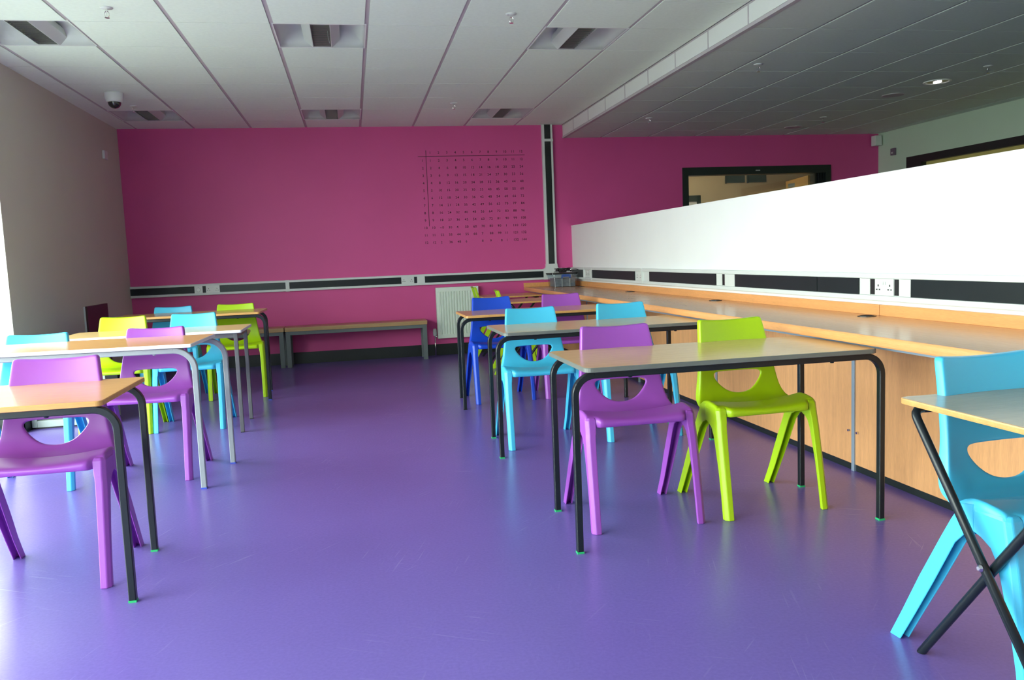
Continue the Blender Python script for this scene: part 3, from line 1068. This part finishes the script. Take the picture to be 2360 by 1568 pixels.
def table_top(t, hx, hy, z, th, top_m, edge_m, rr=0.02):
    bm = bmesh.new()
    out = round_rect(-hx + 0.003, hx - 0.003, -hy + 0.003, hy - 0.003, rr, 5)
    prism(bm, out, 'z', z - th + 0.001, z)
    mesh_obj('tabletop', bm, top_m, t)
    bm = bmesh.new()
    outer = round_rect(-hx, hx, -hy, hy, rr, 5)
    prof = [(0.0, z - th), (1.0, z - th + 0.002), (1.0, z - 0.003), (0.55, z - 0.0003), (0.0, z - 0.0001)]
    rings = []
    inner = round_rect(-hx + 0.0035, hx - 0.0035, -hy + 0.0035, hy - 0.0035, rr, 5)
    R = [[bm.verts.new((i[0] + (o[0] - i[0]) * k, i[1] + (o[1] - i[1]) * k, zz)) for i, o in zip(inner, outer)] for k, zz in prof]
    nn = len(inner)
    for a, b in zip(R, R[1:]):
        for i in range(nn):
            j = (i + 1) % nn
            bm.faces.new((a[i], a[j], b[j], b[i]))
    mesh_obj('edging', bm, edge_m, t)


def crush_table(loc, rz, z, top_m, edge_m, frame_m, cap_m, label, rr=0.02, hx=0.605, sec=0.025, bend=0.075, lx=(0.638, 0.592), ydx=0.262):
    """table whose two long bent-tube frames sweep out past the ends and down to the floor"""
    t = tag(empty('classroom_table', (loc[0], loc[1], 0), rz), label, 'table', 'classroom tables')
    hy = 0.297
    table_top(t, hx, hy, z, 0.019, top_m, edge_m, rr)
    zr = z - 0.019 - sec / 2 - 0.0005
    for sy in (-1, 1):
        y = sy * ydx
        bm = bmesh.new()
        xi = lx[0 if sy < 0 else 1] - bend
        sweep(bm, [(-xi, y, zr), (xi, y, zr)], sec, sec, (0, 1, 0))
        for s in (-1, 1):
            cyl(bm, (s * 0.42, y, zr - sec / 2), (s * 0.42, y, zr - sec / 2 - 0.005), 0.009, 0.007, n=10)
        mesh_obj('rail', bm, frame_m, t)
        for s in (-1, 1):
            bm = bmesh.new()
            pts = [(s * xi, y, zr)] + [(s * px, y, pz) for px, pz in arc(xi, zr - bend, bend, 90, 0, 8)][1:] + [(s * (xi + bend), y, 0.006)]
            # the tube is crushed slightly on the inside of the bend
            sweep(bm, pts, sec, sec, (0, 1, 0))
            lg = mesh_obj('leg', bm, frame_m, t)
            cx = s * (xi + bend)
            mesh_obj('foot_cap', B((cx - sec / 2 - 0.0008, cx + sec / 2 + 0.0008, y - sec / 2 - 0.0008, y + sec / 2 + 0.0008, 0.0, 0.0075)), cap_m, lg)
    bm = bmesh.new()
    for s in (-1, 1):
        box(bm, s * 0.50 - 0.012, s * 0.50 + 0.012, -ydx + sec / 2, ydx - sec / 2, zr - sec / 2, zr + sec / 2)
    mesh_obj('cross_rail', bm, frame_m, t)
    return t


def welded_table(loc, rz, z, top_m, edge_m, frame_m, label, hx=0.6):
    t = tag(empty('classroom_table', (loc[0], loc[1], 0), rz), label, 'table', 'classroom tables')
    hy = 0.285
    table_top(t, hx, hy, z, 0.02, top_m, edge_m, 0.012)
    s_ = 0.026
    for sx in (-1, 1):
        for sy in (-1, 1):
            bm = bmesh.new()
            cx, cy = sx * (hx - 0.045), sy * (hy - 0.035)
            box(bm, cx - s_ / 2, cx + s_ / 2, cy - s_ / 2, cy + s_ / 2, 0.004, z - 0.021, 0.003)
            lg = mesh_obj('leg', bm, frame_m, t)
            mesh_obj('foot_cap', B((cx - 0.0125, cx + 0.0125, cy - 0.0125, cy + 0.0125, 0, 0.005)), M['dark'], lg)
    bm = bmesh.new()
    a, b = hx - 0.058, hy - 0.048
    for sy in (-1, 1):
        box(bm, -a, a, sy * (hy - 0.035) - 0.011, sy * (hy - 0.035) + 0.011, z - 0.052, z - 0.0205)
    for sx in (-1, 1):
        box(bm, sx * (hx - 0.045) - 0.011, sx * (hx - 0.045) + 0.011, -b, b, z - 0.052, z - 0.0205)
    mesh_obj('rail', bm, frame_m, t)
    return t


R_ = math.radians
crush_table((1.427, 3.178), 0, 0.712, M['top_pale'], M['edge_grey'], M['black_metal'], M['cap_green'],
            'pale beech table with thick grey edging, nearest on the right side', rr=0.03)
crush_table((1.408, 4.738), R_(0.5), 0.712, M['top_pale'], M['edge_grey'], M['black_metal'], M['cap_green'],
            'grey edged table holding the two cyan chairs on the right side', rr=0.03)
crush_table((1.412, 6.305), R_(0.5), 0.708, M['top_beech'], M['edge_wood'], M['black_metal'], M['dark'],
            'wood edged table in front of the dark blue chair')
crush_table((-1.447, 3.19), 0, 0.712, M['top_beech'], M['edge_wood'], M['black_metal'], M['cap_green'],
            'wood edged table with black legs, nearest on the left side')
crush_table((-1.418, 4.67), R_(-2.5), 0.760, M['top_beech'], M['edge_white'], M['grey_metal'], M['cap_blue'],
            'table with bright white edging and light grey bent legs', hx=0.61, sec=0.028, bend=0.10, rr=0.006, lx=(0.612, 0.662))
welded_table((-1.362, 6.07), 0, 0.712, M['top_pale'], M['edge_white'], M['mid_metal'],
             'pale table with straight brown grey legs set under its top on the left side')
crush_table((-1.385, 7.43), R_(-0.5), 0.757, M['top_beech'], M['edge_wood'], M['black_metal'], M['cap_blue'],
            'wood edged table with black legs, farthest on the left side', sec=0.026)


def folding_desk(loc, rz, z, hx, hy, top_m, label, px_off=0.045, r=0.0115):
    """exam desk: rounded top on two round-tube frames crossing like an X"""
    t = tag(empty('folding_desk', (loc[0], loc[1], 0), rz), label, 'desk', 'folding desks with crossed legs')
    bm = bmesh.new()
    prism(bm, round_rect(-hx + 0.006, hx - 0.006, -hy + 0.006, hy - 0.006, 0.02, 5), 'z', z - 0.015, z)
    mesh_obj('desktop', bm, top_m, t)
    bm = bmesh.new()
    prof = [(0.0, z - 0.016), (0.9, z - 0.0155), (1.0, z - 0.012), (1.0, z - 0.004), (0.85, z - 0.0005), (0.0, z - 0.0002)]
    inner = round_rect(-hx + 0.0065, hx - 0.0065, -hy + 0.0065, hy - 0.0065, 0.02, 5)
    outer = round_rect(-hx, hx, -hy, hy, 0.026, 5)
    R = [[bm.verts.new((i[0] + (o[0] - i[0]) * k, i[1] + (o[1] - i[1]) * k, zz)) for i, o in zip(inner, outer)] for k, zz in prof]
    nn = len(inner)
    for a, b in zip(R, R[1:]):
        for i in range(nn):
            j = (i + 1) % nn
            bm.faces.new((a[i], a[j], b[j], b[i]))
    mesh_obj('edging', bm, M['edge_wood'], t)
    zt = z - 0.016 - r
    for which in (0, 1):
        off = px_off if which == 0 else px_off + 0.025
        sg = 1 if which == 0 else -1
        ytop, yfoot = sg * (hy - 0.045), -sg * (hy - 0.055)
        for s in (-1, 1):
            x = s * (hx - off)
            bm = bmesh.new()
            top = Vector((x, ytop, zt))
            foot = Vector((x, yfoot, 0.0))
            d = (foot - top).normalized()
            inward = Vector((-s, 0, 0))
            pts = [top + inward * 0.03]
            for k in range(1, 6):
                a = k / 5
                # rounded corner from the top bar into the leg
                pts.append(top + inward * 0.03 * (1 - a) ** 2 + d * 0.03 * a * a)
            pts.append(foot)
            n_ = 12
            rings = []
            for i_, p in enumerate(pts):
                dd = (pts[min(i_ + 1, len(pts) - 1)] - pts[max(i_ - 1, 0)]).normalized()
                sd = inward.cross(d).normalized()
                nn_ = dd.cross(sd).normalized()
                rings.append([p + sd * (math.cos(2 * PI * k / n_) * r) + nn_ * (math.sin(2 * PI * k / n_) * r) for k in range(n_)])
            loft(bm, rings)
            bmesh.ops.bisect_plane(bm, geom=bm.verts[:] + bm.edges[:] + bm.faces[:], plane_co=(0, 0, 0.001), plane_no=(0, 0, -1), clear_outer=True)
            mesh_obj('leg', bm, M['black_metal'], t, smooth=True)
        bm = bmesh.new()
        cyl(bm, (-(hx - off - 0.03), ytop, zt), (hx - off - 0.03, ytop, zt), r, n=12)
        mesh_obj('top_bar', bm, M['black_metal'], t, smooth=True)
    for s in (-1, 1):
        bm = bmesh.new()
        x = s * (hx - px_off)
        zc = zt / 2
        cyl(bm, (x + s * (r + 0.002), 0.0, zc), (x + s * (r + 0.009), 0.0, zc), 0.009, 0.005, n=12)
        mesh_obj('bolt', bm, M['chrome'], t)
    return t


folding_desk((1.74, 1.655), 0, 0.71, 0.30, 0.31, M['top_grey'], 'folding desk with round crossed legs at the right edge, nearest the viewer', 0.016)
folding_desk((1.73, 7.83), R_(-89), 0.708, 0.31, 0.32, M['top_beech'], 'folding desk seen between the dark blue and far purple chair backs')
folding_desk((1.70, 9.0), R_(-90), 0.708, 0.31, 0.33, M['top_beech'], 'folding desk by the pink wall behind the two small lime chair backs')


# ------------------------------------------------------------------ chairs
def interp(tab, z):
    if z <= tab[0][0]:
        return tab[0][1:]
    for a, b in zip(tab, tab[1:]):
        if z <= b[0]:
            k = (z - a[0]) / (b[0] - a[0])
            return tuple(p + (q - p) * k for p, q in zip(a[1:], b[1:]))
    return tab[-1][1:]


# z, y of the centre line, half width
BACK = [(0.436, -0.016, 0.224), (0.447, 0.006, 0.222), (0.453, 0.026, 0.213), (0.463, 0.041, 0.205), (0.48, 0.054, 0.200), (0.50, 0.063, 0.194), (0.53, 0.072, 0.188), (0.575, 0.084, 0.181),
        (0.62, 0.095, 0.174), (0.68, 0.111, 0.166), (0.74, 0.127, 0.158), (0.79, 0.142, 0.152), (0.806, 0.147, 0.150)]


def back_pt(u, z, dip=True):
    y, hw = interp(BACK, z)
    au = min(1.0, abs(u))
    k = min(1.0, max(0.0, (z - 0.45) / 0.12))
    y += k * (0.016 * (1 - au * au) - 0.008)
    zz = z
    if dip:
        kk = max(0.0, (z - 0.70) / 0.106)
        zz = z - 0.009 * (1 - au * au) * kk
    return Vector((u * hw, y, zz))


def make_backrest():
    bm = bmesh.new()
    us = [-1, -0.93, -0.80, -0.6, -0.4, -0.2, 0, 0.2, 0.4, 0.6, 0.80, 0.93, 1]
    zs = [0.437, 0.447, 0.458, 0.495, 0.535, 0.585, 0.605, 0.64, 0.68, 0.72, 0.76, 0.79, 0.801, 0.806]
    hr0, hr1 = 2, 6        # the rows that hold the opening (z .458 to .605)
    hc0, hc1 = 2, 10
    V = {}
    for r, z in enumerate(zs):
        for c, u in enumerate(us):
            if hr0 < r < hr1 and hc0 < c < hc1:
                continue
            uu = u
            if r == len(zs) - 1:
                uu = u * 0.985
            elif r == len(zs) - 2:
                uu = u * 0.998
            V[(r, c)] = bm.verts.new(back_pt(uu, z))
    for r in range(len(zs) - 1):
        for c in range(len(us) - 1):
            if hr0 <= r < hr1 and hc0 <= c < hc1:
                continue
            bm.faces.new((V[(r, c)], V[(r, c + 1)], V[(r + 1, c + 1)], V[(r + 1, c)]))
    # ring of the rectangle, counter-clockwise from bottom-left
    loop = [(hr0, c) for c in range(hc0, hc1 + 1)] + [(r, hc1) for r in range(hr0 + 1, hr1)] + \
           [(hr1, c) for c in range(hc1, hc0 - 1, -1)] + [(r, hc0) for r in range(hr1 - 1, hr0, -1)]
    bot = [(-0.094, 0.516), (-0.074, 0.498), (-0.051, 0.485), (-0.026, 0.4785), (0, 0.4765), (0.026, 0.4785), (0.051, 0.485), (0.074, 0.498), (0.094, 0.516)]
    sr = [(0.110, 0.536), (0.1185, 0.550), (0.1215, 0.562)]
    top = [(0.113, 0.5755), (0.085, 0.579), (0.056, 0.579), (0.028, 0.579), (0, 0.579), (-0.028, 0.579), (-0.056, 0.579), (-0.085, 0.579), (-0.113, 0.5755)]
    sl = [(-x, z) for x, z in reversed(sr)]
    hole = bot + sr + top + sl
    prev = [V[k] for k in loop]
    base = []
    for (r, c) in loop:
        u, z = us[c], zs[r]
        base.append((u * interp(BACK, z)[1], z))
    for s in (0.45, 0.85, 1.0):
        cur = []
        for (bx, bz), (hx, hz) in zip(base, hole):
            x = bx + (hx - bx) * s
            z = bz + (hz - bz) * s
            cur.append(bm.verts.new(back_pt(x / interp(BACK, z)[1], z)))
        for i in range(len(cur)):
            j = (i + 1) % len(cur)
            bm.faces.new((prev[i], prev[j], cur[j], cur[i]))
        prev = cur
    # rolled lip round the opening
    cur = [bm.verts.new(v.co + Vector((0, 0.008, 0))) for v in prev]
    for i in range(len(cur)):
        j = (i + 1) % len(cur)
        bm.faces.new((prev[i], prev[j], cur[j], cur[i]))
    # rim turned back all round the sides and the top
    nr, nc = len(zs), len(us)
    edge = [((r, 0), (-1.0, 0.0)) for r in range(nr - 1)] + [((nr - 1, 0), (-0.75, 0.75))] + \
           [((nr - 1, c), (0.0, 1.0)) for c in range(1, nc - 1)] + [((nr - 1, nc - 1), (0.75, 0.75))] + \
           [((r, nc - 1), (1.0, 0.0)) for r in range(nr - 2, -1, -1)]
    p0 = [V[k] for k, d in edge]
    src = [v.co.copy() for v in p0]
    for off, dy in ((0.0018, 0.0015), (0.0030, 0.005), (0.0034, 0.014), (0.0034, 0.026)):
        p1 = []
        for (key, d), q in zip(edge, src):
            z = zs[key[0]]
            k = (1.0 + 0.6 * max(0, (0.60 - z) / 0.15)) if z > 0.455 else 0.8
            p1.append(bm.verts.new(q + Vector((d[0] * off, dy * k, d[1] * off))))
        for i in range(len(p0) - 1):
            bm.faces.new((p0[i], p0[i + 1], p1[i + 1], p1[i]))
        p0 = p1
    return bm


def make_seat():
    bm = bmesh.new()
    # stations from front lip to the back seam: y, crown z at the side, skirt bottom z
    xs = [-0.2378, -0.2388, -0.231, -0.216, -0.196, -0.182, -0.174, -0.11, -0.055, 0, 0.055, 0.11, 0.174, 0.182, 0.196, 0.216, 0.231, 0.2388, 0.2378]
    n = len(xs)

    def row(y, zt, zb, lipy=0.0, flat=0.0):
        out = []
        for i, x in enumerate(xs):
            ax = abs(x)
            if i in (0, n - 1):
                z = zb
            elif i in (1, n - 2):
                z = zt - 0.012
            elif i in (2, n - 3):
                z = zt
            else:
                dish = 0.022 * (1 - (ax / 0.231) ** 2) * (1 - flat)
                z = zt - 0.002 - dish
            yy = y
            if ax < 0.185:
                yy = y - lipy
            out.append(bm.verts.new((x, yy, z)))
        return out

    st = [
        (-0.164, 0.466, 0.40, 0.024, 0.35),
        (-0.152, 0.473, 0.396, 0.012, 0.25),
        (-0.132, 0.477, 0.393, 0.0, 0.15),
        (-0.105, 0.481, 0.392, 0.0, 0.0),
        (-0.078, 0.483, 0.391, 0.0, 0.0),
        (-0.055, 0.482, 0.388, 0.0, 0.0),
        (-0.035, 0.475, 0.400, 0.0, 0.0),
        (-0.014, 0.462, 0.420, 0.0, 0.3),
    ]
    rows = [row(*s) for s in st]
    # last row meets the backrest
    last = []
    for x in xs:
        u = max(-1, min(1, x / 0.231))
        p = back_pt(u, 0.449)
        last.append(bm.verts.new((p.x, p.y - 0.002, p.z + (0.0 if abs(u) < 1 else -0.004))))
    rows.append(last)
    rows.append([bm.verts.new(v.co + Vector((0, 0.010, -0.008))) for v in last])
    for a, b in zip(rows, rows[1:]):
        for i in range(n - 1):
            bm.faces.new((a[i], a[i + 1], b[i + 1], b[i]))
    # front apron
    prev = rows[0]
    for dy, dz, lp in ((-0.006, 0.450, 0.027), (-0.007, 0.434, 0.027), (-0.003, 0.422, 0.024)):
        cur = []
        for i, x in enumerate(xs):
            ax = abs(x)
            yy = -0.162 + dy - (lp if ax < 0.185 else 0.0)
            zz = min(dz, prev[i].co.z - 0.008)
            if i in (0, n - 1):
                yy = -0.162 + dy * 0.4
                zz = 0.40
            cur.append(bm.verts.new((x, yy, zz)))
        for i in range(n - 1):
            bm.faces.new((prev[i], prev[i + 1], cur[i + 1], cur[i]))
        prev = cur
    return bm


def make_front_leg(s):
    bm = bmesh.new()
    rings = []
    for z, xo, xi, yf, yb in ((0.0, 0.2445, 0.207, -0.258, -0.224), (0.1, 0.2440, 0.206, -0.241, -0.209), (0.20, 0.2433, 0.205, -0.224, -0.188),
                              (0.30, 0.2425, 0.203, -0.206, -0.160), (0.345, 0.242, 0.202, -0.198, -0.145), (0.375, 0.2415, 0.201, -0.192, -0.126),
                              (0.392, 0.2402, 0.200, -0.189, -0.095), (0.400, 0.2398, 0.198, -0.187, -0.070), (0.452, 0.2392, 0.194, -0.176, -0.070),
                              (0.4635, 0.2350, 0.200, -0.170, -0.074)):
        c = 0.014
        ring = [(xi, yf), (xo - c, yf), (xo, yf + c), (xo, yb), (xo - 0.010, yb + 0.0), (xi + 0.002, yf + (yb - yf) * 0.6)]
        rings.append([(s * a, b, z) for a, b in ring])
    loft(bm, rings)
    return bm


def make_rear_leg(s):
    bm = bmesh.new()
    # the leg is a channel, open to the front; section swept down and back
    path = [((0.2385, -0.068, 0.468), (0.2385, -0.018, 0.458)), ((0.2395, -0.073, 0.395), (0.2395, -0.014, 0.436)),
            ((0.2400, -0.044, 0.384), (0.2400, 0.004, 0.408)), ((0.2408, -0.012, 0.350), (0.2408, 0.036, 0.352)),
            ((0.2420, 0.060, 0.215), (0.2420, 0.112, 0.215)), ((0.2430, 0.130, 0.09), (0.2430, 0.176, 0.09)), ((0.2438, 0.182, 0.0), (0.2438, 0.224, 0.0))]
    rings = []
    for k, (a, b) in enumerate(path):
        a, b = Vector(a), Vector(b)
        q = min(1, k / 5)
        wi = 0.184 + 0.027 * q
        t = 0.0045
        pts = [(a.x, a.y, a.z), (b.x, b.y, b.z), (wi, b.y, b.z), (wi, a.y, a.z), (wi + t, a.y, a.z),
               (wi + t, b.y - (b.y - a.y) * 0.16, b.z - (b.z - a.z) * 0.16), (a.x - t, b.y - (b.y - a.y) * 0.16, b.z - (b.z - a.z) * 0.16), (a.x - t, a.y, a.z)]
        rings.append([(s * p[0], p[1], p[2]) for p in pts])
    loft(bm, rings)
    return bm


def chair_mods(o, th=0.0, sub=1, off=-1):
    if th:
        md = o.modifiers.new('thickness', 'SOLIDIFY')
        md.thickness = th
        md.offset = off
    if sub:
        md = o.modifiers.new('smooth', 'SUBSURF')
        md.levels = sub
        md.render_levels = sub


def bake(o):
    """apply the modifiers of o into its mesh so that copies share one plain mesh"""
    bpy.context.view_layer.update()
    dg = bpy.context.evaluated_depsgraph_get()
    me = bpy.data.meshes.new_from_object(o.evaluated_get(dg))
    old = o.data
    o.modifiers.clear()
    o.data = me
    bpy.data.meshes.remove(old)
    for p in me.polygons:
        p.use_smooth = True


def make_chair(colour):
    m = M['chair_' + colour]
    t = empty('school_chair', (0, 0, 0))
    b = mesh_obj('backrest', make_backrest(), m, t, smooth=True)
    chair_mods(b, 0.0035, 2, 1)
    bake(b)
    s = mesh_obj('seat', make_seat(), m, t, smooth=True)
    chair_mods(s, 0.0035, 1, -1)
    bake(s)
    for sx in (-1, 1):
        f = mesh_obj('leg', make_front_leg(sx), m, t)
        md = f.modifiers.new('b', 'BEVEL')
        md.width = 0.0035
        md.segments = 2
        md.limit_method = 'ANGLE'
        md.angle_limit = math.radians(28)
        bake(f)
        r = mesh_obj('leg', make_rear_leg(sx), m, t)
        md = r.modifiers.new('b', 'BEVEL')
        md.width = 0.0015
        md.segments = 1
        md.limit_method = 'ANGLE'
        md.angle_limit = math.radians(40)
        bake(r)
        for q in (f, r):
            for p in q.data.polygons:
                p.use_smooth = False
    return t


CH = [
    ('purple', 1.136, 3.340, 0, 'purple chair pushed under the nearest right hand table'),
    ('lime', 1.699, 3.345, 2.5, 'lime green chair beside the purple one at the nearest right hand table'),
    ('cyan', 1.085, 4.875, 0.5, 'cyan chair at the second right hand table, on its left end'),
    ('cyan', 1.684, 4.880, 2, 'cyan chair at the second right hand table, next to the worktop'),
    ('blue', 1.112, 6.460, 4, 'dark royal blue chair, the only one of its colour'),
    ('purple', 1.690, 6.460, 0, 'purple chair next to the dark blue chair at the third right hand table'),
    ('purple', -1.165, 3.335, 0, 'purple chair nearest on the left, behind the wood edged table'),
    ('purple', -1.140, 4.845, -4, 'purple chair behind the white edged table on the left'),
    ('cyan', -1.745, 4.820, 0, 'cyan chair at the left edge behind the white edged table'),
    ('lime', -1.671, 6.260, -1.5, 'bright yellow lime chair on the left in front of the dark maroon panel'),
    ('cyan', -1.180, 6.250, -2, 'cyan chair at the left hand table with straight grey legs'),
    ('cyan', -1.590, 7.600, 0, 'cyan chair at the farthest left hand table'),
    ('lime', -1.045, 7.575, 3, 'lime green chair at the farthest left hand table'),
    ('cyan', 1.730, 1.825, 3, 'large cyan chair cut off by the right edge behind the folding desk'),
    ('lime', 1.48, 9.12, 88, 'lime chair seen side on next to the radiator at the farther folding desk'),
    ('lime', 1.54, 7.95, 84, 'lime chair seen side on just behind the dark blue chair back'),
]
proto = {}
for colour, x, y, rz, lb in CH:
    if colour not in proto:
        o = proto[colour] = make_chair(colour)
    else:
        o = copy_tree(proto[colour])
    o.location = (x, y, 0)
    o.rotation_euler = (0, 0, math.radians(rz))
    tag(o, lb, 'chair', 'moulded plastic classroom chairs')
